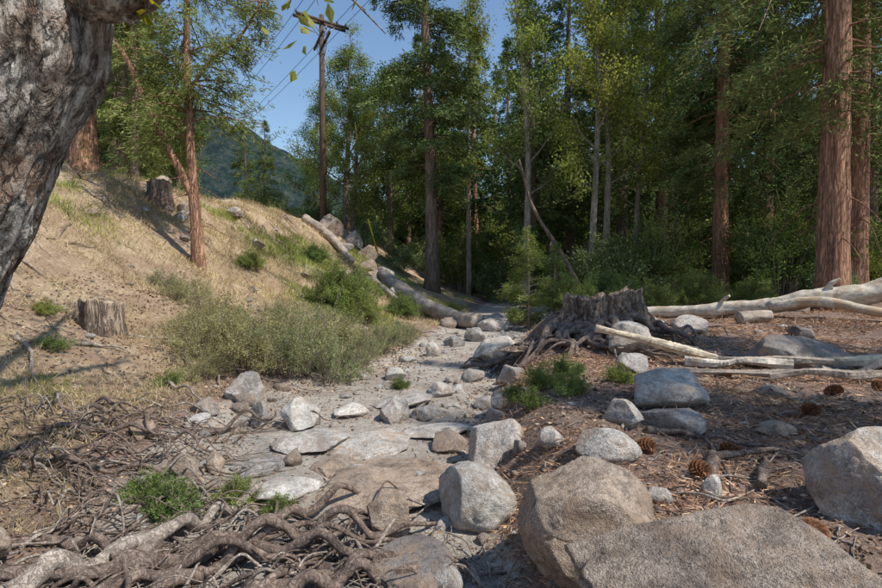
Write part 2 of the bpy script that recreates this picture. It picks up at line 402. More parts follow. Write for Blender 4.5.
con=[conifer('conifer_a',22,.34,.14,3.5,130,1,M_bark,M_needle,dens=11,per=10,ln=.27,wd=.055),
     conifer('conifer_b',19,.27,.10,2.9,130,2,M_bark,M_needle,dens=11,per=10,ln=.27,wd=.055),
     conifer('conifer_c',24,.36,.30,3.6,110,3,M_redbark,M_needle,dens=11,per=10,ln=.27,wd=.055),
     conifer('conifer_d',12,.17,.06,2.3,110,4,M_bark,M_pine,dens=10,ln=.2)]
tall=conifer('conifer_tall',23,.36,.2,3.3,150,41,M_bark,M_needle,dens=13,per=12,ln=.25,wd=.05,shape=.5)
far=[conifer('conifer_far_a',22,.30,.08,3.6,100,5,M_bark,M_needle,dens=6,per=8,ln=.45,wd=.10),
     conifer('conifer_far_b',19,.27,.14,3.1,90,6,M_redbark,M_needle,dens=6,per=8,ln=.45,wd=.10),
     broad('broad_far',15,.2,15,M_gbark,M_oak,.12,3.8,14,per=8,ln=.2,wd=.13,spread=.3,cl=5,sub=4)]
bl=[broad('broad_a',17,.15,11,M_gbark,M_leaf,.28,2.8,16,per=6),
    broad('broad_b',15,.13,12,M_gbark,M_leaf,.27,2.6,14,bend=.04,per=6),
    broad('oak_a',13,.26,13,M_bark,M_oak,.18,4.2,16,per=10,cl=7),
    broad('oak_b',10,.2,14,M_bark,M_oak,.12,3.6,16,per=10,cl=7)]
und=[shrub('und_a',3.4,2.6,60,21,M_twig,M_under,.11,.055,16,3,.1),
     shrub('und_b',3.0,2.0,50,22,M_twig,M_under,.10,.05,16,3,.09),
     shrub('und_c',4.0,3.6,70,23,M_twig,M_oak,.12,.06,18,3,.13)]
def plant(name,me,x,y,s=1.,rz=None,lean=(0,0),dz=0):
    return obj(name,me,(x,y,hz(x,y)+dz),(lean[0],lean[1],random.uniform(0,6.28) if rz is None else rz),s)
plant('conifer_tree',tall,-.45,27,1.0)
plant('broadleaf_tree',bl[0],3.6,23.5,1.05); plant('broadleaf_tree',bl[1],6.1,22,1.1); plant('broadleaf_tree',bl[0],6.9,23,1.0)
plant('broadleaf_tree',bl[1],9.4,26,1.1); plant('broadleaf_tree',bl[0],1.6,31,1.05)
plant('oak_tree',bl[2],-6.6,38,1.0); plant('oak_tree',bl[3],-3.2,34,1.1); plant('oak_tree',bl[2],-9.5,44,.9); plant('oak_tree',bl[3],-2.6,42,1.3)
plant('oak_tree',bl[3],-5.0,31,.75)
plant('pine_tree',con[3],-13.4,41,.72); plant('pine_tree',con[3],-16.5,46,.8); plant('pine_tree',con[3],-11.2,48,.85)
plant('conifer_tree',con[1],12.6,24.5,1.15); plant('conifer_tree',con[2],15,25,1.0); plant('conifer_tree',con[1],17.5,22,1.1)
plant('conifer_tree',con[0],10.4,31,1.1);plant('conifer_tree',con[2],13.5,33,1.15)
plant('conifer_tree',con[0],20,29,1.1); plant('conifer_tree',con[1],5.2,31,1.0); plant('conifer_tree',con[0],8.2,34,1.0)
plant('conifer_tree',con[2],11.6,22.5,.85,rz=2)
plant('broadleaf_tree',bl[1],12,28,1.0)
plant('conifer_tree',con[1],-14.4,24,.95); plant('pine_tree',con[3],-12.2,21,.95); plant('pine_tree',con[3],-17,28,1.1); plant('pine_tree',con[3],-11.0,19.5,.85)
plant('oak_tree',bl[3],-19,26,1.1); plant('oak_tree',bl[3],-16.5,34,.8);plant('conifer_tree',con[1],-19.5,38,.8)
ced=conifer('red_cedar',24,.40,.22,4.8,140,31,M_redbark,M_needle,dens=13,per=12,droop=.6,rise=.05,bend=.006,ln=.2,wd=.035,spread=.1,dead=14)
plant('cedar_tree',ced,10.3,14.2,1.0,rz=2.0); plant('cedar_tree',ced,13.8,18,.95,rz=4.4); plant('cedar_tree',ced,10.6,20.5,.8,rz=0.6)
r=np.random.default_rng(99)
cnt=0; fp=[]
while cnt<80:
    y=r.uniform(36,90); b=r.uniform(-.9,.95); x=b*y
    if -.46<b<-.09: continue
    if b<-.46 and r.random()<.5: continue
    if any((x-a)**2+(y-c)**2<14 for a,c in fp): continue
    fp.append((x,y)); cnt+=1
    kk=int(r.integers(0,3)) if cnt%2 else int(r.integers(0,2))
    plant('broadleaf_tree' if kk==2 else 'conifer_tree',far[kk],x,y,r.uniform(.8,1.15)*(.7 if b<-.4 else 1))
up=[]
for _ in range(3000):
    if len(up)>=75: break
    y=r.uniform(19,42); b=r.uniform(-.05,.95); x=b*y
    if x<XR(y)+1.2: continue
    if any((x-a)**2+(y-c)**2<3 for a,c in up): continue
    up.append((x,y)); plant('understory_shrub',und[int(r.integers(0,3))],x,y,r.uniform(.6,1.15))
for k in range(46):
    b=-.08+1.05*k/45; y=r.uniform(44,60); plant('understory_shrub',und[k%3],b*y,y,r.uniform(1.6,2.3))
for (x,y,s) in [(-9,30,.6),(-7.5,33,.8),(-4,30,.7),(-2.2,29,.7),(-11,33,.7),(-14,30,.7),(-12,26,.5),(-16,24,.6),(1.2,33,1),(2.5,36,1.2),(-1,36,1.2),(0.5,40,1.4),(-4,40,1.2),(-7,42,1.),(-13,38,.9),(-10,40,.8),(3.5,31,.9),(-2,50,1.8),(12.5,17,.6),(15,19,.7)]:
    plant('understory_shrub',und[int(r.integers(0,3))],x,y,s)

def forked():
    mb=MB(); r=np.random.default_rng(5)
    a=spline([[0,0,-.3],[-.05,0,.8],[-.1,0,1.7],[-.22,.1,3.2],[-.3,.2,5.4],[-.2,.2,8.5],[-.1,.1,11]],40)
    tube(mb,a,np.interp(np.linspace(0,1,40),[0,.1,.5,1],[.2,.14,.1,.02]),14,0,rough=.1,seed=3)
    b=spline([[-.1,0,1.6],[-.45,-.1,2.4],[-.9,-.3,3.4],[-1.35,-.4,4.6],[-1.75,-.5,5.3],[-1.6,-.6,6.6]],34)
    tube(mb,b,np.linspace(.09,.035,34),10,0,rough=.1,seed=4)
    c=spline([[-.25,.1,4.0],[.3,0,4.7],[1.1,-.2,5.2],[1.7,-.3,6.1]],16); tube(mb,c,np.linspace(.05,.02,16),8,0)
    for k in range(16):
        q=a[int(r.uniform(.2,.6)*39)]; d=nrm(r.normal(size=3)*[1,1,.3]); tube(mb,np.stack([q,q+d*.3,q+d*.7+[0,0,-.1]]),[.015,.01,.004],4,0,False)
    C=[];D=[]
    for path,lo,n,Lm in ((a,.5,95,1.7),(b,.85,10,.7),(c,.4,18,.8)):
        for q in range(n):
            s=r.uniform(lo,1); base=path[int(s*(len(path)-1))]; az=r.uniform(0,6.28); d=np.array([math.cos(az),math.sin(az),r.uniform(-.2,.35)])
            Lb=Lm*r.uniform(.5,1.2)*(1.25-s*.6); uu=np.linspace(0,1,5); p=base+d*Lb*uu[:,None]; p[:,2]-=.35*Lb*uu**2
            tube(mb,p,.02*(1-uu*.8)+.003,4,0,False)
            K=int(18*Lb)+3; us=r.uniform(.2,1,K); cc=np.stack([np.interp(us,uu,p[:,k]) for k in range(3)],1)+r.normal(size=(K,3))*.12*Lb; cc[:,2]-=np.abs(r.normal(size=K))*.15
            C.append(cc);D.append(np.repeat(d[None],K,0)+np.array([0,0,-.3]))
    foliage(mb,np.concatenate(C),np.concatenate(D),13,.13,.022,.06,1,r,.7,.3)
    return mb.mesh('forked_pine',[M_redbark,M_pine],True,(1,))
obj('forked_pine_tree',forked(),(-5.6,12.5,hz(-5.6,12.5)))

def snag(name,h,r0,seed,mat,top,sides=40,rows=26,flare=.35,jag=.12,flute=.12,slope=0):
    mb=MB(); r=np.random.default_rng(seed)
    a=np.linspace(0,2*np.pi,sides,endpoint=False)
    fl=sum(r.uniform(.3,1)*np.cos(a*k+r.uniform(0,6)) for k in (2,3,5,7,9))*flute*.5
    jg=fbm(np.stack([np.cos(a)*3,np.sin(a)*3,a*0],1),3,seed)*jag+slope*np.cos(a)
    V=[]
    for k in range(rows):
        s=k/(rows-1); z=-.2+(h+jg+.2)*s
        f=1+flare*np.exp(-s*3.6)*(1+fl*4)+fl*(1-.4*s)
        P=np.stack([np.cos(a)*r0*f,np.sin(a)*r0*f,z],1); P[:,:2]*=(1+.05*fbm(P*8,3,seed+1)-.07*np.exp(-(fbm(P*np.array([7,7,1.5]),3,seed+2)/.12)**2))[:,None]
        V.append(P)
    rim=V[-1].copy()
    for sc,dz in ((.8,-.03),(.45,-.05),(.1,-.04)):
        P=rim.copy(); P[:,:2]*=sc; P[:,2]=rim[:,2]*sc+(h*.97)*(1-sc)+dz+.04*fbm(P*7,3,seed); V.append(P)
    n=len(V); i=np.arange(n-1)[:,None]*sides; j=np.arange(sides)[None,:];j2=(j+1)%sides
    q=np.stack([i+j,i+j2,i+sides+j2,i+sides+j],-1)
    VV=np.concatenate(V); mb.add(VV,q[:rows-1].reshape(-1,4),None,0)
    qq=q[rows-1:].reshape(-1,4); mb.f4.append(qq); mb.m4.append(np.full(len(qq),1))
    return mb,VV
mb,_=snag('s',1.9,.28,3,M_redbark,M_redbark,jag=.5)
obj('broken_tree_trunk',mb.mesh('snag',[M_redbark,M_redbark]),(-9.1,13.8,hz(-9.1,13.8)))
mb,_=snag('s',.62,.30,8,M_stump,M_stumptop,jag=.05)
obj('tree_stump',mb.mesh('stump_b',[M_stump,M_stumptop]),(-7.7,14.8,hz(-7.7,14.8)-.05))
mb,_=snag('s',.48,.29,9,M_stump,M_stumptop,jag=.08)
obj('tree_stump',mb.mesh('stump_a',[M_stump,M_stumptop]),(-5.05,8,hz(-5.05,8)-.08))
mb,_=snag('s',.62,.60,15,M_stump,M_stump,sides=180,rows=60,flare=1.2,jag=.16,flute=.2,slope=.05)
r=np.random.default_rng(42); sx,sy=2.72,9.2; z0=hz(sx,sy)
for k in range(58):
    az=r.uniform(math.pi*.8,math.pi*1.6) if k<44 else r.uniform(0,6.28)
    Lr=r.uniform(.9,2.1); nn=10; pts=[]
    az2=az+r.normal()*.35
    for q in range(nn):
        u_=q/(nn-1); aa=az+(az2-az)*u_+math.sin(u_*6+k)*.2
        x=math.cos(aa)*(.4+Lr*u_); y=math.sin(aa)*(.4+Lr*u_)
        g_=hz(sx+x,sy+y)-z0
        z=max(g_,-.75)+.34*math.exp(-u_*2.6)+.06+r.uniform(-.03,.12)
        pts.append([x,y,z])
    pts[-1][2]-=.15
    r0=r.uniform(.03,.10)
    tube(mb,spline(pts,30),np.linspace(r0,r0*.3,30),9,2,rough=.25,seed=k,nfreq=9)
obj('tree_stump',mb.mesh('root_stump',[M_stump,M_stump,M_root]),(sx,sy,z0-.05))

def hero():
    mb=MB()
    P=spline([[-3.45,2.7,.0],[-3.12,2.65,.7],[-2.74,2.6,1.3],[-2.42,2.6,2.0],[-2.05,2.6,2.8],[-1.8,2.6,3.5],[-1.4,2.55,4.4],[-1.2,2.5,5.6],[-1.2,2.2,7.2]],480)
    n=len(P); t=np.linspace(0,1,n); rad=np.interp(t,[0,.1,.3,.45,.5,.6,1],[.56,.42,.35,.37,.42,.28,.1])
    tube(mb,P,rad,260,0,rough=.06,seed=12,nfreq=2.2,groove=(.022,10,.24))
    r=np.random.default_rng(8); C=[];D=[]
    lim=[([-1.85,2.55,3.1],[-1.45,2.5,3.0],[-1.25,2.6,3.35],[-.9,2.8,4.2],[-.2,3.2,5.2],[.8,3.6,6]),
         ([-1.3,2.5,5],[-.6,1.5,5.8],[.3,.6,6.4],[1.3,-.2,6.8]),([-1.3,2.5,4.8],[-2.2,3.6,5.8],[-3,4.8,6.6],[-3.6,5.8,7]),
         ([-1.2,2.4,6],[-.4,3.4,6.8],[.4,4.6,7.4]),([-1.2,2.3,6.5],[-2.2,1,7.4],[-3.2,0,8]),([-1.2,2.5,5.6],[-.9,4,6.9],[-1,5.6,8])]
    for q,l in enumerate(lim):
        p=spline(l,30); tube(mb,p,np.linspace(.16 if q==0 else .12,.02,30),12,0,rough=.12,seed=q,nfreq=5)
        for k in range(16):
            b=p[int(r.uniform(.45,1)*29)]; d=nrm(r.normal(size=3)); L_=r.uniform(.5,1.3)
            b2=b+d*L_
            tube(mb,np.stack([b,(b+b2)/2+[0,0,.05],b2]),[.015,.01,.004],5,0,False)
            for m_ in range(3):
                c=b+d*L_*r.uniform(.3,1.1)+r.normal(size=3)*.15; C.append(c); D.append(d)
    foliage(mb,np.array(C),np.array(D),8,.09,.055,.16,1,r,1,.2)
    tw=spline([[-1.5,2.5,2.95],[-1.42,2.5,2.85],[-1.36,2.5,2.9],[-1.3,2.5,3.05]],12); tube(mb,tw,np.linspace(.012,.004,12),6,0)
    foliage(mb,tw[[6,9,11]],np.array([[1,0,-.4]]*3),3,.07,.04,.02,2,r,.8,.2)
    return mb.mesh('leaning_tree',[M_hero,M_leaf,M_yel],True,(1,2))
obj('leaning_tree',hero())
# trees out of view to the right that dapple the terrace
plant('conifer_tree',con[2],10.5,4.0,.65,rz=1); plant('broadleaf_tree',bl[1],8.2,1.2,.8,rz=2)

def pole(name,x,y,Hh,rz):
    base=hz(x,y); e=bpy.data.objects.new(name,None); COL.objects.link(e); e.location=(x,y,base); e.rotation_euler=(0,0,rz)
    def part(nm,mb,mats):
        o=obj(nm,mb.mesh(nm,mats)); o.parent=e
    mb=MB(); tube(mb,[[0,0,-.5],[0,0,Hh*.5],[0,0,Hh]],[.17,.15,.12],16); part('shaft',mb,[M_pole])
    mb=MB(); mi=MB(); mm=MB()
    for lev,(zz,ang,w) in enumerate(((Hh-.35,0,1.45),(Hh-1.3,math.radians(75),1.2))):
        d=np.array([math.cos(ang),math.sin(ang),0]); nv=np.array([-d[1],d[0],0])
        for s in (-1,1):
            c=nv*.17*s+np.array([0,0,zz])
            bx=[]
            for a in (-w,w):
                for b_ in (-.045,.045):
                    for c_ in (-.06,.06): bx.append(c+d*a+nv*b_+np.array([0,0,c_]))
            mb.add(bx,[[0,1,3,2],[4,6,7,5],[0,4,5,1],[2,3,7,6],[0,2,6,4],[1,5,7,3]])
            for sg in (-1,1): tube(mm,[c+d*sg*w*.55+[0,0,-.05],np.array([0,0,zz-.75])+nv*.13*s],.02,5)
        for a in (-.95,-.6,.6,.95):
            q=d*a*w+np.array([0,0,zz])
            tube(mi,[q+[0,0,.06],q+[0,0,.14],q+[0,0,.16],q+[0,0,.2],q+[0,0,.22],q+[0,0,.28],q+[0,0,.3]],[.02,.02,.06,.06,.035,.055,.02],10)
    part('crossarms',mb,[M_pole]); part('insulators',mi,[M_ins]); part('braces',mm,[M_metal])
    return e
pole('utility_pole',-6.1,28,10.7,math.radians(38)); pole('utility_pole',-38,76,11.3,math.radians(38))
mb=MB(); pz=hz(-6.1,28)+10.6; fz=hz(-38,76)+11.2
for o in (-1.35,-.85,.85,1.35):
    ox,oy=o*math.cos(.66),o*math.sin(.66)
    for a,b_,sag in (((-6.1+ox,28+oy,pz),(-38+ox,76+oy,fz),1.2),((-6.1+ox,28+oy,pz),(14+ox,-8+oy,16),1.0)):
        a=np.array(a);b_=np.array(b_);u_=np.linspace(0,1,30)[:,None]; p=a+(b_-a)*u_; p[:,2]-=(sag*4*u_*(1-u_))[:,0]
        tube(mb,p,.014,5,cap=False)
tube(mb,[(-6.1,28,pz-1.6),(-3.4,29.5,hz(-3.4,29.5))],.01,5)
obj('power_lines',mb.mesh('power_lines',[M_wire]))
mb=MB(); a=np.array([-3.4,29.5,hz(-3.4,29.5)]);b_=np.array([-6.1,28,pz-1.6]); d=nrm(b_-a); tube(mb,[a,a+d*2.2],.05,8); obj('guy_wire_guard',mb.mesh('g',[M_yguard]))

# ---------------------------------------------------------------- rocks
def ico(s):
    bm=bmesh.new(); bmesh.ops.create_icosphere(bm,subdivisions=s,radius=1)
    V=np.array([v.co[:] for v in bm.verts]); F=np.array([[v.index for v in f.verts] for f in bm.faces]); bm.free(); return V,F
ICO={s:ico(s) for s in (1,2,3,5,6)}
_rc={}
def rockv(s,seed,cuts=10,cutmin=.5):
    key=(s,seed,cuts,cutmin)
    if key in _rc: return _rc[key]
    r=np.random.default_rng(seed); V,F=ICO[s]; V=V.copy()
    V*=(1+.25*vnoise(V*1.1+seed*3.1,seed))[:,None]
    for _ in range(cuts):
        n=nrm(r.normal(size=3)); c=r.uniform(cutmin,.88); d=V@n; ex=np.maximum(d-c,0); V-=n*ex[:,None]*.93
    if s>=3:
        f1=fbm(V*1.9+seed,5,seed,.55); rg=np.abs(fbm(V*1.6+seed*2,3,seed+40,.5))
        V*=(1+.05*f1-.035*np.exp(-(rg/.07)**2))[:,None]
    V/=np.abs(V).max(0); _rc[key]=(V,F)
    return V,F
def rock(x,y,w,h,seed,mat=None,dep=None,s=5,cuts=10,sink=.35,name='boulder',rz=None,cutmin=.5,tilt=.12):
    V,F=rockv(s,seed,cuts,cutmin); r=np.random.default_rng(seed+5)
    dep=dep or w*r.uniform(.7,1.0); hh=h/(2-2*sink)
    V=V*np.array([w/2,dep/2,hh]); mb=MB(); mb.add(V,None,F)
    o=obj(name,mb.mesh(name,[mat or M_granite]),(x,y,hz(x,y)+hh*(1-2*sink)),(r.uniform(-tilt,tilt),r.uniform(-tilt,tilt),r.uniform(0,6.28) if rz is None else rz)); return o
rock(.72,2.78,.78,.50,101,M_granite2,.75,6,8,.3,rz=.3,cutmin=.7)
rock(1.10,1.98,1.25,.30,102,M_granite2,.85,6,12,.35,rz=-.2,cutmin=.5)
rock(2.08,2.72,.62,.42,103,M_granite,.5,6,14,.3,rz=.2,cutmin=.38)
rock(2.20,2.5,.42,.36,203,M_pale,.4,6,14,.3,rz=1.,cutmin=.38)
for k,(x,y,w,h,m) in enumerate([(1.08,3.5,.42,.18,0),(1.37,4.05,.34,.22,0),(1.76,4.1,.52,.18,0),(2.05,4.8,.8,.30,0),(4.3,6.7,1.65,.40,2),(2.42,3.85,.32,.08,1),
    (1.51,2.95,.16,.1,3),(1.17,2.9,.17,.09,0),(2.6,7.5,.65,.45,0),(2.35,6.5,.45,.22,0),(1.05,10.2,1.15,.5,3),(3.6,9.6,.8,.4,0),(4.3,9.2,.6,.3,0),(.82,3.9,.2,.12,0),(.62,4.2,.18,.1,0),
    (.25,3.65,.66,.38,3),(.45,4.55,.62,.38,0),(-.56,6.2,.5,.28,0),(-1.55,5.95,.55,.34,3),(-2.0,5.95,.3,.3,0),(-2.6,7.0,.62,.34,0),(-2.75,6.2,.4,.2,0),(-1.1,6.4,.5,.14,3),
    (-.2,6.3,.32,.15,0),(0,7.4,.42,.2,0),(-2.1,4.4,.28,.2,1),(-1.92,4.55,.2,.17,1),(-1.55,4.6,.5,.1,0),(-1.3,4.75,.22,.12,1),(-.36,3.5,.32,.24,1),(-.2,11,.4,.3,0),(.3,12.5,.5,.3,0),(.9,13.4,.7,.35,0),
    (-1.2,4.05,.6,.14,3),(-.9,4.6,.5,.08,1),(-.4,4.2,1.2,.13,1),(.05,5.2,.45,.15,1),(-.7,5.2,1.0,.09,0),(-.1,5.7,.7,.06,3),(-2.95,5.3,.3,.18,1),(-.7,8.6,.45,.2,0),(.5,8.4,.4,.2,0),(1.0,7.6,.5,.25,0),(.75,6.2,.42,.22,0),(.55,5.4,.3,.18,0),
    (1.6,16,1.0,.5,0),(2.6,17.5,1.0,.6,1),(.2,16.5,.7,.3,1),(6.4,9.5,.5,.2,2),(5.3,5.0,.4,.12,1),(3.2,5.2,.3,.1,1),(-.15,3.0,.6,.12,2),(-2.6,2.9,.5,.2,1),(-3.1,3.3,.4,.2,1),(-1.3,5.3,.8,.1,3),(-.5,7.0,.9,.1,0)]):
    rock(x,y,w,h,300+k,[M_granite,M_granite2,M_dark,M_pale][m],s=5 if w>.25 else 3,cuts=8+k%5,sink=.3,cutmin=.45+.05*(k%4))
for k,(x,y,w,h) in enumerate([(-5.4,27,1.8,1.0),(-4.3,27,1.4,.8),(-3.6,26,1.2,.7),(-4.6,25,1.3,.6),(-3.3,24.5,1.1,.6),(-2.6,25.5,.9,.5),(-2.7,23.5,1.0,.5),(-1.6,23,.8,.5),(-7.2,15.2,.6,.4),(-7.0,14.6,.5,.3),(-8.2,16,.6,.35),(-5.8,17,.7,.3),(-5.2,15,.5,.2),(-6.4,13.5,.35,.15),(-4.4,12.6,.3,.15),(-6.8,18,.8,.3),(-4.2,17,.5,.2),(-3.6,20,.7,.3),(-2.9,21.5,.8,.4),(-1.8,20.5,.6,.3),(-7.4,11.5,.35,.15),(-3.2,15.8,.4,.2)]):
    rock(x,y,w,h,500+k,M_granite if k%2 else M_granite2,s=5,cuts=12,cutmin=.4)
mb=MB(); r=np.random.default_rng(77)
def scatter_stone(x,y,sz,s=2):
    V,F=rockv(s,int(r.integers(0,60)),6); a=r.uniform(0,6.28); c_,s_=math.cos(a),math.sin(a)
    V=V*np.array([1,r.uniform(.6,.95),r.uniform(.35,.7)])*sz/2; V=V@np.array([[c_,s_,0],[-s_,c_,0],[0,0,1]])
    return V,F
def scatter(mb,xs,ys,szs,s):
    zs=height(xs,ys)
    for x,y,z,sz in zip(xs,ys,zs,szs):
        V,F=scatter_stone(x,y,sz,s); mb.add(V+np.array([x,y,z+sz*.1]),None,F,int(r.integers(0,3)))
n_=340; ys_=2.4+18*r.random(n_)**1.5; w_=XR(ys_)-XL(ys_); xs_=XL(ys_)+w_*r.beta(.45,.45,n_)*1.15-.1*w_+r.normal(size=n_)*.15
scatter(mb,xs_,ys_,np.minimum(.36,.05+.08*r.exponential(size=n_)),3)
n_=170; ys_=4+16*r.random(n_); xs_=XL(ys_)-.3-7*r.random(n_)**1.3; scatter(mb,xs_,ys_,np.minimum(.25,.04+.05*r.exponential(size=n_)),3)
n_=110; ys_=2.6+10*r.random(n_); xs_=XR(ys_)+.3+6*r.random(n_); scatter(mb,xs_,ys_,np.minimum(.2,.03+.035*r.exponential(size=n_)),3)
obj('river_stones',mb.mesh('river_stones',[M_granite,M_granite2,M_pale]))
mb=MB(); n_=2200; ys_=2.0+14*r.random(n_)**1.6; xs_=np.where(np.arange(n_)%4>0,XL(ys_)-.4+(XR(ys_)-XL(ys_)+.7)*r.random(n_),XL(ys_)-3+(XR(ys_)-XL(ys_)+8)*r.random(n_))
scatter(mb,xs_,ys_,np.minimum(.06,.010+.012*r.exponential(size=n_)),1)
obj('gravel',mb.mesh('gravel',[M_granite,M_granite2,M_pale]))

# ---------------------------------------------------------------- logs & wood
def log(name,P,r0,r1,mats,sides=28,n=90,rough=.08,seed=1,nf=4,limbs=()):
    mb=MB(); tube(mb,spline(P,n),np.linspace(r0,r1,n),sides,0,rough=rough,seed=seed,nfreq=nf,groove=(min(r0,r1)*.12,9,.12))
    for (Q,a,b) in limbs: tube(mb,spline(Q,30),np.linspace(a,b,30),12,0,rough=rough,seed=seed+1,nfreq=nf)
    return obj(name,mb.mesh(name,mats))
log('fallen_log',[[4.6,14.1,hz(4.6,14.1)+.12],[6.4,13.0,hz(6.4,13)+.2],[7.6,12.3,1.02],[8.3,11.9,1.22],[9.1,11.5,1.3],[9.7,11.2,1.6],[10.8,10.7,1.95]],.13,.27,[M_log],rough=.18,seed=5,nf=2.5,n=140,
    limbs=[([[7.5,12.3,1.0],[8.2,11.6,1.12],[8.9,11.0,.95],[9.8,10.6,.85]],.13,.07),([[8.4,11.8,1.25],[8.45,11.7,1.5],[8.6,11.6,1.62]],.06,.03),([[9.3,11.4,1.35],[9.5,11.3,1.1],[9.9,11.2,.7]],.1,.1),([[6.6,12.9,.95],[6.7,12.7,1.15],[6.75,12.6,1.22]],.05,.03)])
log('fallen_log',[[-2.4,22.5,hz(-2.4,22.5)+.3],[-1.2,20,hz(-1.2,20)+.3],[0,17.8,hz(0,17.8)+.35],[1.1,16,hz(1.1,16)+.2]],.32,.24,[M_greywood],rough=.2,seed=9,nf=2)
log('fallen_log',[[-6.4,25.5,hz(-6.4,25.5)+.2],[-5,24.5,hz(-5,24.5)+.25],[-3.8,23,hz(-3.8,23)+.2]],.22,.14,[M_greywood],rough=.15,seed=10,nf=2)
log('fallen_log',[[-2.6,21,hz(-2.6,21)+.15],[-1.6,19,hz(-1.6,19)+.2],[-.9,17.2,hz(-.9,17.2)+.15]],.12,.07,[M_greywood],rough=.15,seed=14,nf=2)
log('cut_log',[[6.25,11.3,hz(6.25,11.3)+.12],[6.6,11.35,hz(6.6,11.35)+.13],[6.95,11.4,hz(6.95,11.4)+.14]],.13,.13,[M_greywood],rough=.06,seed=11,n=20)
log('dead_leaning_tree',[[5.2,19,hz(5.2,19)],[4.4,19.5,2.4],[3.4,20,4.2],[2.9,20.2,6.0]],.1,.04,[M_bark],rough=.1)
def slab(name,a,b,w,t,mat,seed):
    mb=MB(); r=np.random.default_rng(seed); n=60; P=spline([a,(np.array(a)*.66+np.array(b)*.34)+r.normal(size=3)*.03,(np.array(a)*.33+np.array(b)*.67)+r.normal(size=3)*.03,b],n)
    d=nrm(np.array(b)-a); s=nrm(np.cross(d,[0,0,1])); upv=np.cross(s,d); V=[]
    prof=[(math.cos(q)*(1+r.normal()*.12),math.sin(q)*(1+r.normal()*.12)) for q in np.linspace(0,2*math.pi,11,endpoint=False)]
    ph=r.uniform(0,6,4)
    for k in range(n):
        u_=k/(n-1); ww=w*(min(1,.2+u_*2.5))*(min(1,.3+(1-u_)*4))*(1+.2*math.sin(u_*9+ph[0])+.08*math.sin(u_*31+ph[1]))
        tt=t*(1+.25*math.sin(u_*7+ph[2])); tw=.5*math.sin(u_*2+ph[3])
        for (pa,pb) in prof:
            qa=pa*math.cos(tw)-pb*math.sin(tw); qb=pa*math.sin(tw)+pb*math.cos(tw)
            V.append(P[k]+s*qa*ww/2*(1+r.normal()*.05)+upv*qb*tt/2*(1+r.normal()*.05))
    m_=11; i=np.arange(n-1)[:,None]*m_; j=np.arange(m_)[None,:];j2=(j+1)%m_
    e=(n-1)*m_
    mb.add(V,np.stack([i+j,i+j2,i+m_+j2,i+m_+j],-1).reshape(-1,4),[[0,q,q+1] for q in range(1,10)]+[[e,e+q+1,e+q] for q in range(1,10)])
    return obj(name,mb.mesh(name,[mat],False))
def g(x,y,dz): return [x,y,hz(x,y)+dz]
slab('split_timber',g(2.1,7.3,.42),g(3.35,6.5,.12),.14,.1,M_plank,1)
slab('split_timber',g(3.0,6.6,.06),g(3.95,6.0,.10),.15,.1,M_log,2)
slab('split_timber',g(2.75,6.1,.05),g(3.9,5.75,.07),.08,.07,M_greywood,3)
slab('split_timber',g(3.5,5.7,.05),g(4.6,5.5,.08),.1,.08,M_greywood,4)
slab('split_timber',g(4.5,6.3,.12),g(5.4,6.15,.14),.12,.1,M_plank,5)
slab('split_timber',g(4.2,5.9,.07),g(5.1,5.75,.08),.12,.07,M_greywood,6)
slab('split_timber',g(2.9,8.0,.2),g(3.5,7.3,.1),.1,.07,M_log,7)
slab('split_timber',g(3.2,6.9,.1),g(4.4,6.0,.16),.09,.08,M_greywood,8)
slab('split_timber',g(4.4,5.2,.05),g(5.4,5.6,.06),.08,.06,M_log,9)

mb=MB(); r=np.random.default_rng(123)
def rootpath(x,y,az,L_,r0,lift,mat,wander=.35):
    n=max(6,int(L_/.12)); xs=[];ys=[]
    for k in range(n):
        xs.append(x);ys.append(y); az+=r.normal()*wander; st=L_/n; x+=math.cos(az)*st; y+=math.sin(az)*st
    u_=np.linspace(0,1,n); xs=np.array(xs);ys=np.array(ys)
    z=height(xs,ys)+r0*.6+lift*np.sin(u_*3.14)*(.6+.4*np.sin(u_*9+xs*7))+r.normal(size=n)*r0*.6
    tube(mb,spline(np.stack([xs,ys,z],1),n*4),np.linspace(r0,r0*.3,n*4),8 if r0>.015 else 5,mat,rough=.3,seed=int(abs(x)*100)%97,nfreq=12)
for k in range(170):
    rootpath(r.uniform(-4.4,-2.0),r.uniform(3.6,5.8),r.uniform(-.9,.5),r.uniform(.4,1.5),r.uniform(.004,.015)*(1.8 if k%10==0 else 1),r.uniform(.0,.25),int(k%3==0))
for k in range(190):
    rootpath(r.uniform(-2.6,-.5),r.uniform(2.2,3.5),r.uniform(-.5,1.3),r.uniform(.4,1.4),r.uniform(.004,.015),r.uniform(0,.17),int(k%3==0),.45)
for k in range(70):
    rootpath(r.uniform(-.8,.45),r.uniform(2.2,3.1),r.uniform(1.2,3.6),r.uniform(.3,.9),r.uniform(.004,.017),r.uniform(0,.12),k%2)
for k in range(36):
    rootpath(r.uniform(.9,2.4),r.uniform(2.3,4.6),r.uniform(-.3,.8),r.uniform(.3,.9),r.uniform(.004,.011),r.uniform(0,.05),k%2)
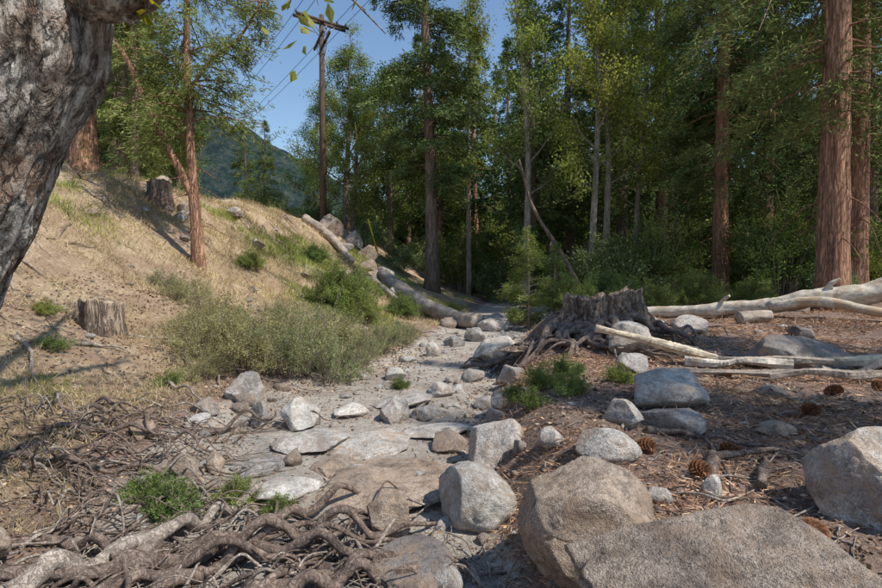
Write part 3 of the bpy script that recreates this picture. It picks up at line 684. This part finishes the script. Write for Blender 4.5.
for (x,y,az,l,rr,lf) in [(-2.6,2.35,.15,2.2,.075,.04),(-2.3,2.75,.35,2.0,.045,.12),(-1.9,2.6,.55,2.1,.036,.2),(-1.6,2.3,.25,1.9,.04,.1),(-2.4,3.2,.0,1.8,.03,.12),(-1.3,2.9,.75,1.5,.03,.18),(-3.6,4.4,-.5,1.8,.03,.1),(-3.7,5.0,-.3,2.0,.03,.15),(-1.1,2.5,.9,1.4,.03,.12),(1.6,3.3,.3,.8,.03,.03),(1.75,2.9,1.2,.7,.03,.03),(1.5,3.9,.2,1.0,.025,.03),(-1.0,2.7,.4,1.2,.05,.05),(1.55,3.1,.9,.8,.04,.02),
    (-1.9,2.9,.5,2.0,.05,.18),(-1.5,2.7,.65,1.9,.045,.22),(-.9,2.6,.3,1.3,.04,.15),(-.7,3.0,.1,1.0,.035,.1),(-1.2,3.2,.5,1.3,.04,.16)]:
    rootpath(x,y,az,l,rr,lf,1 if rr>.06 else 0,.22)
obj('tree_roots',mb.mesh('tree_roots',[M_root,M_greyroot]))
mb=MB()
for k in range(800):
    y=2.2+11*r.random()**1.4
    x=r.uniform(XR(y),XR(y)+7) if k%3 else r.uniform(XL(y)-7,XL(y))
    rootpath(x,y,r.uniform(0,6.28),r.uniform(.1,.6),r.uniform(.003,.009),r.uniform(0,.04),k%2,.18)
for k in range(130):   # dead branches lying on the hillside
    y=r.uniform(6,24); x=XL(y)-r.uniform(.8,9)
    rootpath(x,y,r.uniform(-1.2,.6),r.uniform(.6,2.4),r.uniform(.008,.03),r.uniform(0,.12),k%2,.2)
obj('fallen_twigs',mb.mesh('fallen_twigs',[M_root,M_greyroot]))

mb=MB(); V0,F0=ICO[2]
mb.add(V0*np.array([.022,.022,.05])+[0,0,.0],None,F0)
for k in range(90):
    t=k/89; a=k*2.39996; z=-.05+.1*t; rr=.045*math.sin(math.pi*min(1,(t*.8+.16)))**.7
    d=np.array([math.cos(a),math.sin(a),-.15+.9*t]); d=nrm(d); s=nrm(np.cross(d,[0,0,1])); b=np.array([0,0,z]); tp=b+d*rr; w=.012*(1.1-t*.6)
    u_=np.cross(s,d)*.0025
    mb.add([b+u_,b-u_,tp-s*w+u_,tp+s*w+u_,tp-s*w-u_,tp+s*w-u_,tp+d*.006],None,[[0,2,3],[1,5,4],[2,6,3],[4,5,6],[0,4,2],[1,4,0],[0,3,5],[0,5,1]])
cone=mb.mesh('pine_cone',[M_cone],False)
for (x,y,s) in [(1.40,3.62,1.2),(1.52,3.12,1.2),(1.72,2.45,1.3),(2.0,2.2,1.3),(2.9,4.2,1.2),(3.6,4.9,1.3),(4.1,5.0,1.3),(2.6,3.4,1.2),(5.0,6.0,1.4),(3.2,6.0,1.2),(2.5,5.4,1.2),(.98,3.25,1.),(4.6,4.6,1.3),(1.9,3.5,1.1),(5.5,5.2,1.4),(3.3,3.9,1.2)]:
    obj('pine_cone',cone,(x,y,hz(x,y)+.035*s),(random.uniform(1.2,1.8),random.uniform(-.3,.3),random.uniform(0,6)),s)

# ---------------------------------------------------------------- shrubs, grass, litter
sage=[shrub('sage_a',1.9,1.0,120,61,M_twig,M_sage,.038,.015,12,3,.03,bare=.35),shrub('sage_b',1.6,.8,100,62,M_twig,M_sage,.036,.014,12,3,.03,bare=.4)]
gsh=[shrub('green_a',1.9,1.15,130,63,M_twig,M_green,.05,.02,20,3,.04),shrub('weed',.7,.35,45,64,M_twig,M_green,.04,.014,8,3,.03)]
for (x,y,k,s) in [(-3.6,8.2,0,.75),(-2.9,8.0,1,.9),(-2.3,8.3,0,.85),(-1.75,8.4,1,.8),(-3.0,9.0,0,.8),(-2.1,9.3,0,.85),(-1.5,9.4,1,.7),(-3.9,9.2,1,.7),(-1.3,10.9,0,.7),(-2.3,10.6,0,.75),(-.9,12.4,1,.6),(-4.6,9.9,1,.6),(-5.4,10.5,1,.5),(-3.4,11.4,1,.6),(-3.3,7.4,1,.5)]:
    plant('sage_shrub',sage[k],x,y,s)
for (x,y,s) in [(-2.6,14.2,.95),(-2.0,13.6,.55),(-5.1,14.4,.4),(-1.2,16.5,.6),(-3.0,17,.5),(.3,18.5,.5),(-4.4,19,.5),(3.8,15.5,.8),(5.0,16.5,.9),(6.2,15.8,.7),(7.6,16.2,.9),(9,15.5,.7)]: plant('green_shrub',gsh[0],x,y,s)
for (x,y,s) in [(-1.9,3.75,.6),(-1.5,3.9,.5),(-2.2,4.0,.5),(-1.15,3.75,.35),(.85,5.0,.45),(1.05,5.5,.65),(.8,5.7,.5),(1.25,5.1,.5),(1.35,5.8,.55),(1.9,5.7,.5),(-.6,7.9,.45),(-1.4,5.3,.25),(-3.5,6.9,.5),(-4.9,6.8,.5),(-5.6,7.6,.5)]: plant('green_weed',gsh[1],x,y,s)
plant('cedar_sapling',conifer('sapling',3.0,.03,.03,1.15,90,71,M_twig,M_green,dens=16,per=14,ln=.1,wd=.02,droop=.3,rise=.4,spread=.05,dead=0),2.6,16,1)
plant('cedar_sapling',bpy.data.meshes['sapling'],3.9,18.5,.8)
def grass(name,n,fx,ln,wd,mat,upv=1.2,seed=1,dz=-.005):
    r=np.random.default_rng(seed); X,Y=fx(r,n); Zz=height(X,Y); mb=MB()
    D=r.normal(size=(len(X),3)); 
    if upv>0: D[:,2]=np.abs(D[:,2])+upv
    else: D[:,2]*=.22; D[:,2]+=.08
    leaves(mb,np.stack([X,Y,Zz+dz],1),D,ln*np.clip(1+.06*Y,1,2),wd*np.clip(.6+.12*Y,1,3),0,r)
    obj(name,mb.mesh(name,[mat],False))
def fx_slope(r,n):
    y=3.2+22*r.random(n)**1.3; L_=.5+11*r.random(n); x=XL(y)-L_
    k=fbm(np.stack([x,y,x*0],1)*1.1,3,33)+r.normal(size=n)*.25>-.05; return x[k],y[k]
grass('dry_grass',150000,fx_slope,.09,.005,M_straw,.5,1)
def fx_green(r,n):
    y=4+24*r.random(n)**1.1; L_=1.0+7*r.random(n); x=XL(y)-L_
    k=fbm(np.stack([x,y,x*0],1)*.35,3,77)+r.normal(size=n)*.1+.25*(np.abs(L_-5)<2)*(y>14)>.30; return x[k],y[k]
grass('green_grass',110000,fx_green,.10,.006,M_gg,1.2,2)
def fx_ter(r,n):
    y=1.6+12*r.random(n)**1.5; x=XR(y)+.1+9*r.random(n)
    k=fbm(np.stack([x,y,x*0],1)*1.4,3,53)+r.normal(size=n)*.3>-.1; return x[k],y[k]
grass('pine_needle_litter',170000,fx_ter,.075,.005,M_litter,-1,3,.004)
def fx_lf(r,n):
    y=2.0+10*r.random(n)**1.5; x=XL(y)-5+11*r.random(n); k=(x<XL(y)+.4)|(x>XR(y)-.3)|(r.random(n)<.25); return x[k],y[k]
grass('leaf_litter',40000,fx_lf,.03,.02,M_litter,-1,4,.004)

# ---------------------------------------------------------------- light & camera
sd=Vector((.62,-.36,.92)).normalized(); el=math.asin(sd.z); rot=math.atan2(sd.x,sd.y)
w=bpy.data.worlds.new('World'); scene.world=w; w.use_nodes=True; nt=w.node_tree
bg=nt.nodes['Background']; sky=nt.nodes.new('ShaderNodeTexSky'); sky.sky_type='NISHITA'; sky.sun_disc=False
sky.sun_elevation=el; sky.sun_rotation=rot; sky.altitude=0; sky.air_density=1.3; sky.dust_density=.1; sky.ozone_density=4
nt.links.new(sky.outputs[0],bg.inputs[0]); bg.inputs[1].default_value=.15
l=bpy.data.lights.new('sun','SUN'); l.energy=5.0; l.angle=math.radians(.5); l.color=(1,.94,.84)
o=bpy.data.objects.new('sun',l); COL.objects.link(o); o.rotation_euler=sd.to_track_quat('Z','Y').to_euler()
cam=bpy.data.cameras.new('camera'); co=bpy.data.objects.new('camera',cam); COL.objects.link(co)
cam.lens=22; cam.sensor_width=36; cam.clip_end=3000; cam.clip_start=.05
co.location=(0,0,1.7); co.rotation_euler=(math.radians(88),0,0); scene.camera=co
